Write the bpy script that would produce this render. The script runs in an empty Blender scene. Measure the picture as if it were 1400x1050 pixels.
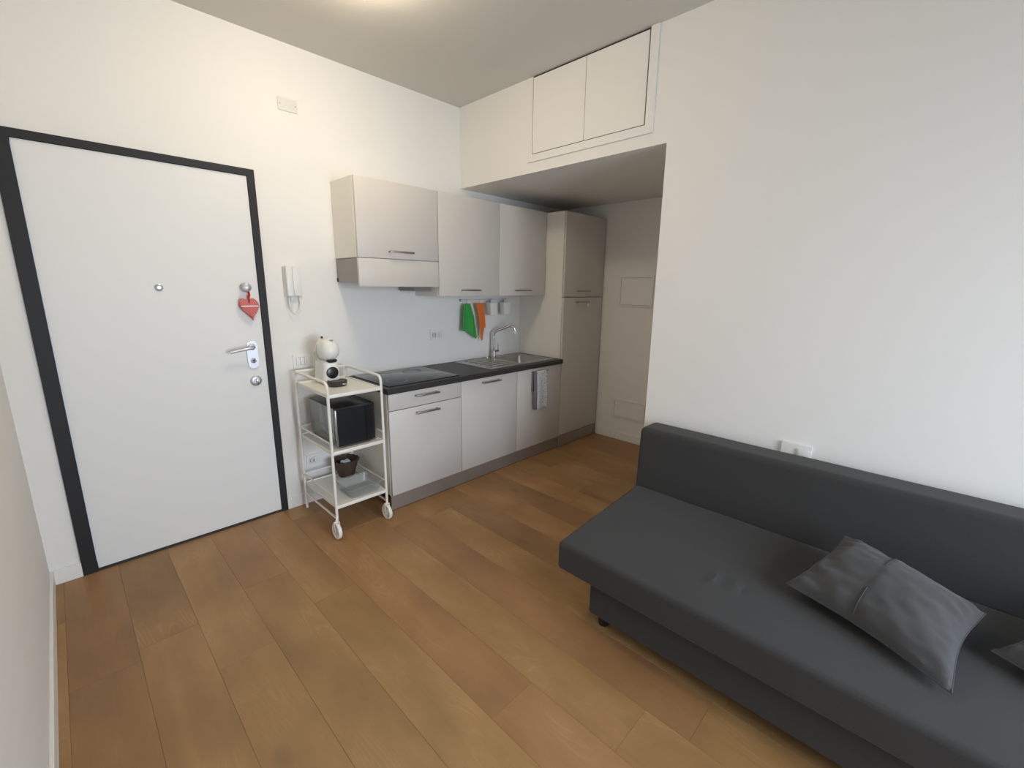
import bpy, bmesh, math, random
from mathutils import Vector, Matrix, noise
random.seed(7)
C = bpy.context.scene.collection
S = bpy.context.scene

# ------------------------------------------------------------------ measures (metres)
XL, W, X2, H, HS, YN, YF = 0.185, 2.8534, 4.217, 2.875, 2.278, -1.770, -4.85
DL, DR, DH, FL, FR, FT = 0.357, 1.274, 2.108, 0.058, 0.038, 0.036
KX = [1.802, 2.400, 2.998, 3.583, 4.202]      # base and tall unit seams
KD, CH, PZ = -0.537, 0.859, 0.112              # front plane of doors, worktop, plinth
WX = [1.764, 2.384, 2.991, 3.580]             # wall unit seams
WD, WT, WB, WF, WH = -0.319, 2.153, 1.426, 1.671, 1.492

# ------------------------------------------------------------------ camera
cam = bpy.data.cameras.new('camera'); co = bpy.data.objects.new('camera', cam); C.objects.link(co)
yaw, pitch, roll = 0.7969, -0.2137, 0.0128
F = Vector((math.sin(yaw)*math.cos(pitch), math.cos(yaw)*math.cos(pitch), math.sin(pitch)))
R = Vector((math.cos(yaw), -math.sin(yaw), 0)); U = R.cross(F)
R2 = R*math.cos(roll) + U*math.sin(roll); U2 = -R*math.sin(roll) + U*math.cos(roll)
m = Matrix((R2, U2, -F)).transposed().to_4x4(); m.translation = Vector((0.3968, -3.013, 1.5035))
co.matrix_world = m
cam.sensor_fit = 'HORIZONTAL'; cam.sensor_width = 36; cam.lens = 36*603.70/1400
cam.shift_x = 0.686/1400; cam.shift_y = -2.35/1400; cam.clip_start = 0.03
S.camera = co

# ------------------------------------------------------------------ world, daylight, exposure
wd = bpy.data.worlds.new('world'); S.world = wd; wd.use_nodes = True
bg = wd.node_tree.nodes['Background']; bg.inputs[0].default_value = (0.62, 0.78, 1, 1); bg.inputs[1].default_value = 1.2
WIN = (0.75, 2.35, 0.12, 2.12)                # balcony door opening in the wall behind the camera
al = bpy.data.lights.new('daylight', 'AREA'); ao = bpy.data.objects.new('daylight', al); C.objects.link(ao)
al.shape = 'RECTANGLE'; al.size = WIN[1]-WIN[0]; al.size_y = WIN[3]-WIN[2]; al.energy = 126; al.color = (0.78, 0.87, 1.0)
ao.location = ((WIN[0]+WIN[1])/2, YF-0.60, (WIN[2]+WIN[3])/2+.15); ao.rotation_euler = (math.radians(62), 0, 0); al.spread = math.radians(150)   # outside the pane, facing +y
LAMP_STRENGTH = 37.0
LAMP_COLOR = (1.0, 0.85, 0.63, 1)
S.view_settings.view_transform = 'Standard'; S.view_settings.look = 'None'
S.view_settings.exposure = 0.0; S.view_settings.gamma = 1.0; S.view_settings.use_curve_mapping = False

# ------------------------------------------------------------------ materials
def mat(name, col, rough=0.6, metal=0.0, spec=0.5, bump=0.0, bscale=200.0, vary=0.0, vscale=3.0, emit=None, es=0, sheen=0, coat=0, stretch=(1, 1, 1)):
    m = bpy.data.materials.new(name); m.use_nodes = True
    nt = m.node_tree; b = nt.nodes['Principled BSDF']
    b.inputs['Base Color'].default_value = (*col, 1); b.inputs['Roughness'].default_value = rough
    b.inputs['Metallic'].default_value = metal; b.inputs['Specular IOR Level'].default_value = spec
    if sheen: b.inputs['Sheen Weight'].default_value = sheen; b.inputs['Sheen Roughness'].default_value = 0.5
    if coat: b.inputs['Coat Weight'].default_value = coat; b.inputs['Coat Roughness'].default_value = 0.1
    tc = nt.nodes.new('ShaderNodeTexCoord'); mp = nt.nodes.new('ShaderNodeMapping'); mp.inputs['Scale'].default_value = stretch
    nt.links.new(tc.outputs['Object'], mp.inputs[0])
    if vary:
        n = nt.nodes.new('ShaderNodeTexNoise'); n.inputs['Scale'].default_value = vscale; n.inputs['Detail'].default_value = 4
        nt.links.new(mp.outputs[0], n.inputs['Vector'])
        mx = nt.nodes.new('ShaderNodeMix'); mx.data_type = 'RGBA'
        mx.inputs['A'].default_value = (*[c*(1-vary) for c in col], 1); mx.inputs['B'].default_value = (*[min(1, c*(1+vary)) for c in col], 1)
        nt.links.new(n.outputs['Fac'], mx.inputs['Factor']); nt.links.new(mx.outputs['Result'], b.inputs['Base Color'])
    if bump:
        n = nt.nodes.new('ShaderNodeTexNoise'); n.inputs['Scale'].default_value = bscale; n.inputs['Detail'].default_value = 3
        nt.links.new(mp.outputs[0], n.inputs['Vector'])
        bp = nt.nodes.new('ShaderNodeBump'); bp.inputs['Strength'].default_value = bump; bp.inputs['Distance'].default_value = 0.002
        nt.links.new(n.outputs['Fac'], bp.inputs['Height']); nt.links.new(bp.outputs[0], b.inputs['Normal'])
    if emit:
        b.inputs['Emission Color'].default_value = emit; b.inputs['Emission Strength'].default_value = es
    return m
M = {}
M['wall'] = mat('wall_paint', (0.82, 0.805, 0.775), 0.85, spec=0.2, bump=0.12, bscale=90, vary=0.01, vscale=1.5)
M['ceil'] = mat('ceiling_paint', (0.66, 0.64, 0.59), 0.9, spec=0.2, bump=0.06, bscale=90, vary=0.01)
M['trim'] = mat('skirting_paint', (0.82, 0.80, 0.76), 0.45, vary=0.01)
M['door'] = mat('door_laminate', (0.78, 0.78, 0.765), 0.5, vary=0.01, vscale=2)
M['frame'] = mat('anthracite_steel', (0.018, 0.018, 0.020), 0.55, spec=0.35, vary=0.08, vscale=8)
M['gap'] = mat('dark_gap', (0.03, 0.028, 0.026), 0.8, vary=0.05)
M['nickel'] = mat('satin_nickel', (0.56, 0.57, 0.60), 0.42, 0.9, vary=0.03)
M['chrome'] = mat('polished_chrome', (0.62, 0.62, 0.63), 0.14, 1.0, vary=0.02)
M['steel'] = mat('brushed_steel', (0.46, 0.455, 0.44), 0.30, 1.0, vary=0.06, vscale=60, stretch=(1, 12, 1))
M['handle'] = mat('brushed_bar_handle', (0.40, 0.36, 0.32), 0.4, 1.0, vary=0.05)
M['cab'] = mat('cashmere_laminate', (0.615, 0.58, 0.54), 0.38, spec=0.45, vary=0.015, vscale=1.2)
M['carc'] = mat('cabinet_side_laminate', (0.80, 0.77, 0.71), 0.45, vary=0.012)
M['plinth'] = mat('brushed_aluminium_plinth', (0.36, 0.32, 0.29), 0.42, 0.5, vary=0.05, stretch=(1, 1, 20))
M['hood'] = mat('grey_hood_metal', (0.30, 0.285, 0.27), 0.4, 0.5, vary=0.03)
M['top'] = mat('dark_worktop', (0.036, 0.033, 0.034), 0.42, spec=0.35, vary=0.25, vscale=90)
M['glass_black'] = mat('black_ceramic_glass', (0.012, 0.014, 0.015), 0.10, spec=0.6, vary=0.05)
M['wplastic'] = mat('white_plastic', (0.80, 0.79, 0.76), 0.35, vary=0.01)
M['gplastic'] = mat('grey_plastic', (0.30, 0.30, 0.31), 0.4, vary=0.02)
M['bplastic'] = mat('black_plastic', (0.010, 0.011, 0.013), 0.30, vary=0.05)
M['bbrown'] = mat('dark_brown_plastic', (0.035, 0.025, 0.022), 0.35, vary=0.05)
M['plate'] = mat('cream_cover_plate', (0.71, 0.695, 0.66), 0.5, vary=0.01)
M['tmetal'] = mat('white_powder_coat', (0.82, 0.80, 0.74), 0.35, vary=0.01)
M['mw_side'] = mat('silver_microwave_shell', (0.30, 0.32, 0.31), 0.25, 0.8, vary=0.06, vscale=9)
M['sofa'] = mat('charcoal_sofa_fabric', (0.047, 0.0455, 0.045), 0.95, spec=0.15, bump=0.5, bscale=700, vary=0.16, vscale=260, sheen=0.12)
M['pillow'] = mat('charcoal_cushion_fabric', (0.062, 0.061, 0.062), 0.9, spec=0.2, bump=0.4, bscale=600, vary=0.10, vscale=300, sheen=0.15)
M['leg'] = mat('black_sofa_leg', (0.012, 0.011, 0.010), 0.5, vary=0.05)
M['green'] = mat('green_cloth', (0.045, 0.36, 0.07), 0.9, bump=0.4, bscale=400, vary=0.15, vscale=25)
M['orange'] = mat('orange_cloth', (0.76, 0.19, 0.035), 0.9, bump=0.4, bscale=400, vary=0.12, vscale=25)
M['red'] = mat('red_ribbon', (0.50, 0.03, 0.03), 0.8, vary=0.1)
M['wicker'] = mat('dark_wicker', (0.060, 0.033, 0.024), 0.6, vary=0.35, vscale=60)
M['inside'] = mat('beige_liner', (0.55, 0.45, 0.35), 0.8, vary=0.1)
M['packet'] = mat('pale_blue_wrapper', (0.62, 0.74, 0.84), 0.3, vary=0.12, vscale=40)
M['lamp'] = mat('lamp_glass', (0.9, 0.88, 0.82), 0.4, vary=0.01, emit=LAMP_COLOR, es=LAMP_STRENGTH)

def checker(name, c1, c2, scale, gaps=False):
    m = mat(name, c1, 0.85, vary=0.02); nt = m.node_tree; b = nt.nodes['Principled BSDF']
    tc = nt.nodes.new('ShaderNodeTexCoord'); ck = nt.nodes.new('ShaderNodeTexChecker'); ck.inputs['Scale'].default_value = scale
    ck.inputs['Color1'].default_value = (*c1, 1); ck.inputs['Color2'].default_value = (*c2, 1)
    nt.links.new(tc.outputs['Object'], ck.inputs['Vector']); nt.links.new(ck.outputs['Color'], b.inputs['Base Color']); return m
M['gingham'] = checker('red_white_gingham', (0.50, 0.03, 0.04), (0.72, 0.30, 0.28), 230)

def towel_mat():
    m = mat('grey_white_towel', (0.55, 0.55, 0.57), 0.95, bump=0.6, bscale=300, vary=0.02); nt = m.node_tree; b = nt.nodes['Principled BSDF']
    tc = nt.nodes.new('ShaderNodeTexCoord'); w = nt.nodes.new('ShaderNodeTexVoronoi'); w.inputs['Scale'].default_value = 75
    cr = nt.nodes.new('ShaderNodeValToRGB'); cr.color_ramp.elements[0].color = (0.30, 0.32, 0.37, 1); cr.color_ramp.elements[1].color = (0.66, 0.66, 0.69, 1)
    cr.color_ramp.elements[0].position = 0.15; cr.color_ramp.elements[1].position = 0.45
    nt.links.new(tc.outputs['Object'], w.inputs['Vector']); nt.links.new(w.outputs['Distance'], cr.inputs[0]); nt.links.new(cr.outputs[0], b.inputs['Base Color']); return m
M['towel'] = towel_mat()
M['towel_band'] = mat('slate_towel_border', (0.20, 0.19, 0.22), 0.95, bump=0.5, bscale=300, vary=0.1, vscale=60)

def glassmat(name, col, gloss=0.08, tr=0.9):
    m = bpy.data.materials.new(name); m.use_nodes = True; nt = m.node_tree
    for n in list(nt.nodes):
        if n.type != 'OUTPUT_MATERIAL': nt.nodes.remove(n)
    out = nt.nodes['Material Output']; t = nt.nodes.new('ShaderNodeBsdfTransparent'); t.inputs[0].default_value = (*col, 1)
    g = nt.nodes.new('ShaderNodeBsdfGlossy'); g.inputs['Roughness'].default_value = gloss
    d = nt.nodes.new('ShaderNodeBsdfDiffuse'); d.inputs[0].default_value = (0.8, 0.82, 0.82, 1)
    nz = nt.nodes.new('ShaderNodeTexNoise'); nz.inputs['Scale'].default_value = 5
    mr = nt.nodes.new('ShaderNodeMapRange'); mr.inputs['To Min'].default_value = (1-tr)*0.9; mr.inputs['To Max'].default_value = (1-tr)*1.1
    nt.links.new(nz.outputs['Fac'], mr.inputs['Value'])
    m1 = nt.nodes.new('ShaderNodeMixShader'); nt.links.new(mr.outputs[0], m1.inputs[0]); nt.links.new(t.outputs[0], m1.inputs[1])
    m0 = nt.nodes.new('ShaderNodeMixShader'); m0.inputs[0].default_value = 0.4
    nt.links.new(d.outputs[0], m0.inputs[1]); nt.links.new(g.outputs[0], m0.inputs[2]); nt.links.new(m0.outputs[0], m1.inputs[2])
    nt.links.new(m1.outputs[0], out.inputs[0]); return m
M['pane'] = glassmat('window_pane', (0.97, 0.98, 0.98), 0.02, 0.93)
M['tub'] = glassmat('frosted_plastic', (0.92, 0.94, 0.94), 0.3, 0.86)

def wood():
    m = bpy.data.materials.new('oak_planks'); m.use_nodes = True; nt = m.node_tree; b = nt.nodes['Principled BSDF']; L = nt.links.new
    N = lambda t: nt.nodes.new(t)
    tc = N('ShaderNodeTexCoord'); at = N('ShaderNodeAttribute'); at.attribute_name = 'plank'      # x: seed, y: tone, z: hue
    sp = N('ShaderNodeSeparateXYZ'); L(at.outputs['Vector'], sp.inputs[0])
    sc = N('ShaderNodeVectorMath'); sc.operation = 'SCALE'; sc.inputs['Scale'].default_value = 37.0
    cx = N('ShaderNodeCombineXYZ'); L(sp.outputs[0], cx.inputs[0]); L(sp.outputs[0], cx.inputs[1]); L(sp.outputs[0], cx.inputs[2]); L(cx.outputs[0], sc.inputs[0])
    ad = N('ShaderNodeVectorMath'); L(tc.outputs['Object'], ad.inputs[0]); L(sc.outputs[0], ad.inputs[1])
    mp = N('ShaderNodeMapping'); mp.inputs['Scale'].default_value = (1, 0.085, 1); L(ad.outputs[0], mp.inputs[0])
    # soft large figure, long along the plank
    n1 = N('ShaderNodeTexNoise'); n1.inputs['Scale'].default_value = 9; n1.inputs['Detail'].default_value = 5; n1.inputs['Distortion'].default_value = 0.6; L(mp.outputs[0], n1.inputs['Vector'])
    mp2 = N('ShaderNodeMapping'); mp2.inputs['Scale'].default_value = (1, 0.5, 1); L(ad.outputs[0], mp2.inputs[0])
    n2 = N('ShaderNodeTexNoise'); n2.inputs['Scale'].default_value = 4.2; n2.inputs['Detail'].default_value = 3; L(mp2.outputs[0], n2.inputs['Vector'])
    # cathedral grain: contour lines of a stretched noise
    n3 = N('ShaderNodeTexNoise'); n3.inputs['Scale'].default_value = 3.2; n3.inputs['Detail'].default_value = 2; mp3 = N('ShaderNodeMapping'); mp3.inputs['Scale'].default_value = (1, 0.22, 1); L(ad.outputs[0], mp3.inputs[0]); L(mp3.outputs[0], n3.inputs['Vector'])
    mu = N('ShaderNodeMath'); mu.operation = 'MULTIPLY'; mu.inputs[1].default_value = 260; L(n3.outputs['Fac'], mu.inputs[0])
    si = N('ShaderNodeMath'); si.operation = 'SINE'; L(mu.outputs[0], si.inputs[0])
    mrs = N('ShaderNodeMapRange'); mrs.inputs['From Min'].default_value = 0.55; mrs.inputs['From Max'].default_value = 1; L(si.outputs[0], mrs.inputs['Value'])
    msk = N('ShaderNodeMapRange'); msk.inputs['From Min'].default_value = 0.53; msk.inputs['From Max'].default_value = 0.68; L(n2.outputs['Fac'], msk.inputs['Value'])
    gr = N('ShaderNodeMath'); gr.operation = 'MULTIPLY'; L(mrs.outputs[0], gr.inputs[0]); L(msk.outputs[0], gr.inputs[1])
    n4 = N('ShaderNodeTexNoise'); n4.inputs['Scale'].default_value = 120; n4.inputs['Detail'].default_value = 3; L(mp.outputs[0], n4.inputs['Vector'])
    # tone
    cr = N('ShaderNodeValToRGB'); e = cr.color_ramp.elements
    e[0].position = 0.0; e[0].color = (0.20, 0.113, 0.050, 1); e[1].position = 1.0; e[1].color = (0.435, 0.252, 0.112, 1)
    k = cr.color_ramp.elements.new(0.5); k.color = (0.322, 0.179, 0.072, 1)
    s1 = N('ShaderNodeMath'); s1.operation = 'MULTIPLY_ADD'; s1.inputs[1].default_value = 0.55; L(n1.outputs['Fac'], s1.inputs[0]); L(sp.outputs[1], s1.inputs[2])
    s2 = N('ShaderNodeMath'); s2.operation = 'MULTIPLY_ADD'; s2.inputs[1].default_value = 1.25; L(n2.outputs['Fac'], s2.inputs[0]); L(s1.outputs[0], s2.inputs[2])
    s3 = N('ShaderNodeMath'); s3.operation = 'MULTIPLY_ADD'; s3.inputs[1].default_value = 0.16; L(n4.outputs['Fac'], s3.inputs[0]); L(s2.outputs[0], s3.inputs[2])
    s4 = N('ShaderNodeMath'); s4.operation = 'SUBTRACT'; s4.inputs[1].default_value = 0.50; L(s3.outputs[0], s4.inputs[0]); L(s4.outputs[0], cr.inputs[0])
    hs = N('ShaderNodeHueSaturation'); L(cr.outputs[0], hs.inputs['Color']); L(sp.outputs[2], hs.inputs['Hue'])
    mg = N('ShaderNodeMix'); mg.data_type = 'RGBA'; mg.inputs['B'].default_value = (0.50, 0.36, 0.20, 1)
    gf = N('ShaderNodeMath'); gf.operation = 'MULTIPLY'; gf.inputs[1].default_value = 0.22; L(gr.outputs[0], gf.inputs[0]); L(gf.outputs[0], mg.inputs['Factor']); L(hs.outputs[0], mg.inputs['A'])
    # knots
    vo = N('ShaderNodeTexVoronoi'); vo.inputs['Scale'].default_value = 2.1; mp4 = N('ShaderNodeMapping'); mp4.inputs['Scale'].default_value = (1.3, 0.75, 1); L(ad.outputs[0], mp4.inputs[0]); L(mp4.outputs[0], vo.inputs['Vector'])
    km = N('ShaderNodeMapRange'); km.inputs['From Min'].default_value = 0.01; km.inputs['From Max'].default_value = 0.11; km.inputs['To Min'].default_value = 0.55; km.inputs['To Max'].default_value = 0.0; L(vo.outputs['Distance'], km.inputs['Value'])
    mk = N('ShaderNodeMix'); mk.data_type = 'RGBA'; mk.inputs['B'].default_value = (0.15, 0.09, 0.055, 1); L(km.outputs[0], mk.inputs['Factor']); L(mg.outputs['Result'], mk.inputs['A'])
    L(mk.outputs['Result'], b.inputs['Base Color'])
    b.inputs['Roughness'].default_value = 0.42; b.inputs['Specular IOR Level'].default_value = 0.38
    bp = N('ShaderNodeBump'); bp.inputs['Strength'].default_value = 0.12; bp.inputs['Distance'].default_value = 0.002; L(n4.outputs['Fac'], bp.inputs['Height']); L(bp.outputs[0], b.inputs['Normal'])
    return m
M['wood'] = wood()

# ------------------------------------------------------------------ mesh helpers
def box(bm, x0, x1, y0, y1, z0, z1, bev=0.0, seg=2):
    vs = [bm.verts.new((x, y, z)) for x in (x0, x1) for y in (y0, y1) for z in (z0, z1)]
    q = [(0, 1, 3, 2), (4, 6, 7, 5), (0, 4, 5, 1), (2, 3, 7, 6), (0, 2, 6, 4), (1, 5, 7, 3)]
    fs = [bm.faces.new([vs[i] for i in f]) for f in q]
    if bev:
        es = {e for f in fs for e in f.edges}
        bmesh.ops.bevel(bm, geom=list(es), offset=bev, segments=seg, affect='EDGES', profile=0.5)
    return bm
def bx(*a, **k): return box(bmesh.new(), *a, **k)
def holed(bm, x0, x1, y0, y1, hx0, hx1, hy0, hy1, z0, z1):
    """A slab with a rectangular hole, as one closed shape."""
    xs, ys = [x0, hx0, hx1, x1], [y0, hy0, hy1, y1]
    g = {(i, j, k): bm.verts.new((xs[i], ys[j], (z0, z1)[k])) for i in range(4) for j in range(4) for k in range(2)}
    for i in range(3):
        for j in range(3):
            if (i, j) == (1, 1): continue
            bm.faces.new([g[i, j, 1], g[i+1, j, 1], g[i+1, j+1, 1], g[i, j+1, 1]])
            bm.faces.new([g[i, j+1, 0], g[i+1, j+1, 0], g[i+1, j, 0], g[i, j, 0]])
    def side(a, b): bm.faces.new([g[(*a, 0)], g[(*b, 0)], g[(*b, 1)], g[(*a, 1)]])
    for i in range(3):
        side((i, 0), (i+1, 0)); side((i+1, 3), (i, 3)); side((3, i), (3, i+1)); side((0, i+1), (0, i))
    side((2, 1), (1, 1)); side((1, 2), (2, 2)); side((1, 1), (1, 2)); side((2, 2), (2, 1))
    return bm
def rbox(x0, x1, y0, y1, z0, z1, r, n=(10, 10, 4), fn=None):
    """Rounded, densely divided box (upholstery and moulded shells)."""
    bm = bmesh.new(); lo, hi = (x0, y0, z0), (x1, y1, z1)
    def coords(a, b, k):
        rr = min(r, (b-a)/2*0.98); c = [a, a+rr*0.12, a+rr*0.4, a+rr*0.75]
        c += [a+rr+(b-a-2*rr)*i/k for i in range(k+1)]; c += [b-rr*0.75, b-rr*0.4, b-rr*0.12, b]; return c
    ax = [coords(lo[i], hi[i], n[i]) for i in range(3)]; cache = {}
    def V(p):
        key = tuple(round(v, 6) for v in p)
        if key not in cache:
            q = [0, 0, 0]; d = [0, 0, 0]
            for i in range(3):
                rr = min(r, (hi[i]-lo[i])/2*0.98); q[i] = min(max(p[i], lo[i]+rr), hi[i]-rr); d[i] = (p[i]-q[i])/rr
            l = math.sqrt(sum(v*v for v in d)); mx = max(abs(v) for v in d) or 1
            s = 1/l if l > 1 else 1
            v = [q[i]+d[i]*s*min(r, (hi[i]-lo[i])/2*0.98) for i in range(3)]
            cache[key] = bm.verts.new(fn(*v) if fn else v)
        return cache[key]
    for a in range(3):
        b, c = (a+1) % 3, (a+2) % 3
        for s, val in ((0, lo[a]), (1, hi[a])):
            for i in range(len(ax[b])-1):
                for j in range(len(ax[c])-1):
                    pts = []
                    for (ii, jj) in ((i, j), (i+1, j), (i+1, j+1), (i, j+1)):
                        p = [0, 0, 0]; p[a] = val; p[b] = ax[b][ii]; p[c] = ax[c][jj]; pts.append(V(p))
                    if not s: pts.reverse()
                    bm.faces.new(pts)
    return bm
def smooth_path(pts, r=0.02, n=5):
    """Round the corners of a polyline."""
    pts = [Vector(p) for p in pts]; out = [pts[0]]
    for i in range(1, len(pts)-1):
        a, b, c = pts[i-1], pts[i], pts[i+1]; u = (a-b); v = (c-b); k = min(r, u.length*0.45, v.length*0.45)
        p, q = b+u.normalized()*k, b+v.normalized()*k
        for j in range(n+1):
            t = j/n; out.append(p*(1-t)**2 + b*2*t*(1-t) + q*t*t)
    out.append(pts[-1]); return out
def tube(bm, pts, r, seg=10, closed=False, rad=None):
    pts = [Vector(p) for p in pts]; n = len(pts); rings = []; up = None
    for i, p in enumerate(pts):
        if closed: t = pts[(i+1) % n]-pts[i-1]
        else: t = pts[min(i+1, n-1)]-pts[max(i-1, 0)]
        t.normalize()
        if up is None: up = t.orthogonal().normalized()
        up = (up - t*up.dot(t)).normalized(); s = t.cross(up); rr = rad[i] if rad else r
        rings.append([bm.verts.new(p+(up*math.cos(a)+s*math.sin(a))*rr) for a in [2*math.pi*k/seg for k in range(seg)]])
    for i in range(n if closed else n-1):
        A, B = rings[i], rings[(i+1) % n]
        for k in range(seg): bm.faces.new([A[k], A[(k+1) % seg], B[(k+1) % seg], B[k]])
    if not closed:
        bm.faces.new(list(reversed(rings[0]))); bm.faces.new(rings[-1])
    return bm
def lathe(bm, prof, seg=32, center=(0, 0, 0), axis='z', sx=1, sy=1):
    """Revolve (radius, height) pairs about the axis; radius 0 closes the end."""
    c = Vector(center); rings = []
    def P(r, h, a):
        x, y = r*math.cos(a)*sx, r*math.sin(a)*sy
        return c + (Vector((x, y, h)) if axis == 'z' else Vector((x, -h, y)) if axis == 'y' else Vector((h, x, y)))
    for r, h in prof:
        rings.append([bm.verts.new(P(0, h, 0))] if r == 0 else [bm.verts.new(P(r, h, 2*math.pi*k/seg)) for k in range(seg)])
    for A, B in zip(rings, rings[1:]):
        for k in range(seg):
            a, b = A[k % len(A)], A[(k+1) % len(A)]; d, e = B[k % len(B)], B[(k+1) % len(B)]
            f = [a] if a is b else [a, b]; f += [d] if d is e else [e, d]
            if len(f) > 2: bm.faces.new(f)
    return bm
def prism(bm, poly, a0, a1, plane='xz'):
    """Extrude a 2D outline between a0 and a1 of the third axis."""
    def P(u, v, w): return {'xz': (u, w, v), 'xy': (u, v, w), 'yz': (w, u, v)}[plane]
    A = [bm.verts.new(P(u, v, a0)) for u, v in poly]; B = [bm.verts.new(P(u, v, a1)) for u, v in poly]; n = len(poly)
    bm.faces.new(A); bm.faces.new(list(reversed(B)))
    for i in range(n): bm.faces.new([A[(i+1) % n], A[i], B[i], B[(i+1) % n]])
    return bm
def rrect(x0, x1, z0, z1, r, n=6):
    out = []
    for cx, cz, a0 in ((x1-r, z1-r, 0), (x0+r, z1-r, 90), (x0+r, z0+r, 180), (x1-r, z0+r, 270)):
        for k in range(n+1):
            a = math.radians(a0+90*k/n); out.append((cx+r*math.cos(a), cz+r*math.sin(a)))
    return out

ORG = {}
def obj(name, bm, m, parent=None, smooth=True):
    o = ORG.get(parent.name, Vector()) if parent else Vector()
    bmesh.ops.recalc_face_normals(bm, faces=bm.faces)
    if o.length: bmesh.ops.translate(bm, verts=bm.verts, vec=-o)
    if smooth:
        for f in bm.faces: f.smooth = True
        for e in bm.edges:
            if len(e.link_faces) == 2 and e.calc_face_angle(0) > math.radians(38): e.smooth = False
    me = bpy.data.meshes.new(name); bm.to_mesh(me); bm.free()
    me.materials.append(M[m] if isinstance(m, str) else m)
    ob = bpy.data.objects.new(name, me); C.objects.link(ob)
    if parent: ob.parent = parent; ORG[ob.name] = o
    return ob
def thing(name, label, cat, loc, group=None):
    o = bpy.data.objects.new(name, None); C.objects.link(o); o.location = loc; o.empty_display_size = 0.1
    ORG[o.name] = Vector(loc); o['label'] = label; o['category'] = cat
    if group: o['group'] = group
    return o
def tag(o, label, cat, group=None):
    o['label'] = label; o['category'] = cat
    if group: o['group'] = group
    return o
def struct(name, bm=None, m=None, parent=None, smooth=False, label=None):
    if bm is None:
        o = bpy.data.objects.new(name, None); C.objects.link(o)
    else: o = obj(name, bm, m, parent, smooth)
    if not parent: o['kind'] = 'structure'; o['label'] = label; o['category'] = name.split('_')[0]
    return o
def origin_to(o, p):
    p = Vector(p); o.data.transform(Matrix.Translation(-p)); o.location = p

# ------------------------------------------------------------------ floor: every plank a face of one floor
bm = bmesh.new()
info = []
PW, PL = 0.21, 1.90
known = {0.435: (-0.82, 'd'), 1.065: (-1.05, 'm'), 1.275: (-2.08, 'r'), 1.485: (-2.45, 'o'), 1.695: (-2.61, 'r')}
tone = {'d': (-0.20, 0.503), 'm': (0.0, 0.501), 'r': (-0.02, 0.495), 'o': (0.04, 0.501), 'l': (0.12, 0.496)}
rs = random.Random(11); g = 0.0008
k0 = -1
for k in range(-1, 20):
    xa = 0.225-PW+PW*k; xa = round(xa, 3)
    if xa > X2: break
    kk = min(known, key=lambda q: abs(q-xa)); kn = known[kk] if abs(kk-xa) < 0.02 else None
    e = kn[0] if kn else rs.uniform(-1.9, 0)
    y = e
    while y < 0: y += PL
    while y > YF-0.1:
        ya, yb = y-PL, y
        t = (rs.uniform(-0.06, 0.06), 0.5+rs.uniform(-0.004, 0.004))
        if kn and abs(ya-kn[0]) < 0.01: t = tone[kn[1]]
        if abs(xa-1.275) < 0.02 and abs(yb-kn[0]) < 0.01: t = tone['l']
        if abs(xa-1.065) < 0.02 and abs(yb-kn[0]) < 0.01: t = (-0.03, 0.504)
        if abs(xa-1.905) < 0.02: t = (-0.02, 0.503)
        x0, x1, y0, y1 = max(xa, XL)+g, min(xa+PW, X2)-g, max(ya, YF)+g, min(yb, 0)-g
        if y1 > y0 and x1 > x0:
            v = [bm.verts.new(p) for p in ((x0, y0, 0), (x1, y0, 0), (x1, y1, 0), (x0, y1, 0))]
            w = [bm.verts.new(p) for p in ((x0-g, y0-g, -0.0012), (x1+g, y0-g, -0.0012), (x1+g, y1+g, -0.0012), (x0-g, y1+g, -0.0012))]
            bm.faces.new(v); info.append((rs.random(), *t))
            for i in range(4): bm.faces.new([w[i], w[(i+1) % 4], v[(i+1) % 4], v[i]]); info.append((info[-1][0], t[0]-0.09, t[1]))
        y -= PL
nf = len(bm.faces)
box(bm, XL-0.1, X2+0.1, YF-0.1, 0.1, -0.10, -0.002); info += [(0.1, -0.1, 0.5)]*6
bm.normal_update()
me = bpy.data.meshes.new('floor'); bm.to_mesh(me); bm.free(); me.materials.append(M['wood'])
at = me.attributes.new('plank', 'FLOAT_VECTOR', 'FACE')
for i, t in enumerate(info): at.data[i].vector = t
fl = bpy.data.objects.new('floor', me); C.objects.link(fl); fl['kind'] = 'structure'; fl['label'] = 'warm brown oak plank floor'; fl['category'] = 'floor'

# ------------------------------------------------------------------ walls and ceilings
xa, xb, zt = DL-FL, DR+FR, DH+FT
bm = bmesh.new(); box(bm, XL-0.12, xa, 0, 0.15, 0, H); box(bm, xb, X2+0.12, 0, 0.15, 0, H); box(bm, xa, xb, 0, 0.15, zt, H)
struct('wall_back', bm, 'wall', label='white back wall behind the entrance door and kitchen')
struct('wall_left', bx(XL-0.12, XL, YF-0.12, 0, 0, H), 'wall', label='white wall at the left edge beside the door')
bm = bmesh.new(); box(bm, W, W+0.12, YF-0.12, YN, 0, H); box(bm, W, W+0.12, YN, 0, HS, H)
struct('wall_right', bm, 'wall', label='white wall behind the sofa with a header over the alcove')
struct('wall_alcove_end', bx(X2, X2+0.12, YN-0.12, 0, 0, H), 'wall', label='white end wall of the kitchen alcove')
struct('wall_alcove_side', bx(W+0.12, X2, YN-0.12, YN, 0, HS), 'wall', label='white side wall of the alcove behind the sofa wall')
bm = bmesh.new(); x0, x1, z0, z1 = WIN
box(bm, XL-0.12, x0, YF-0.12, YF, 0, H); box(bm, x1, W+0.12, YF-0.12, YF, 0, H); box(bm, x0, x1, YF-0.12, YF, z1, H); box(bm, x0, x1, YF-0.12, YF, 0, z0)
struct('wall_front', bm, 'wall', label='white wall with the window behind the viewer')
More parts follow.
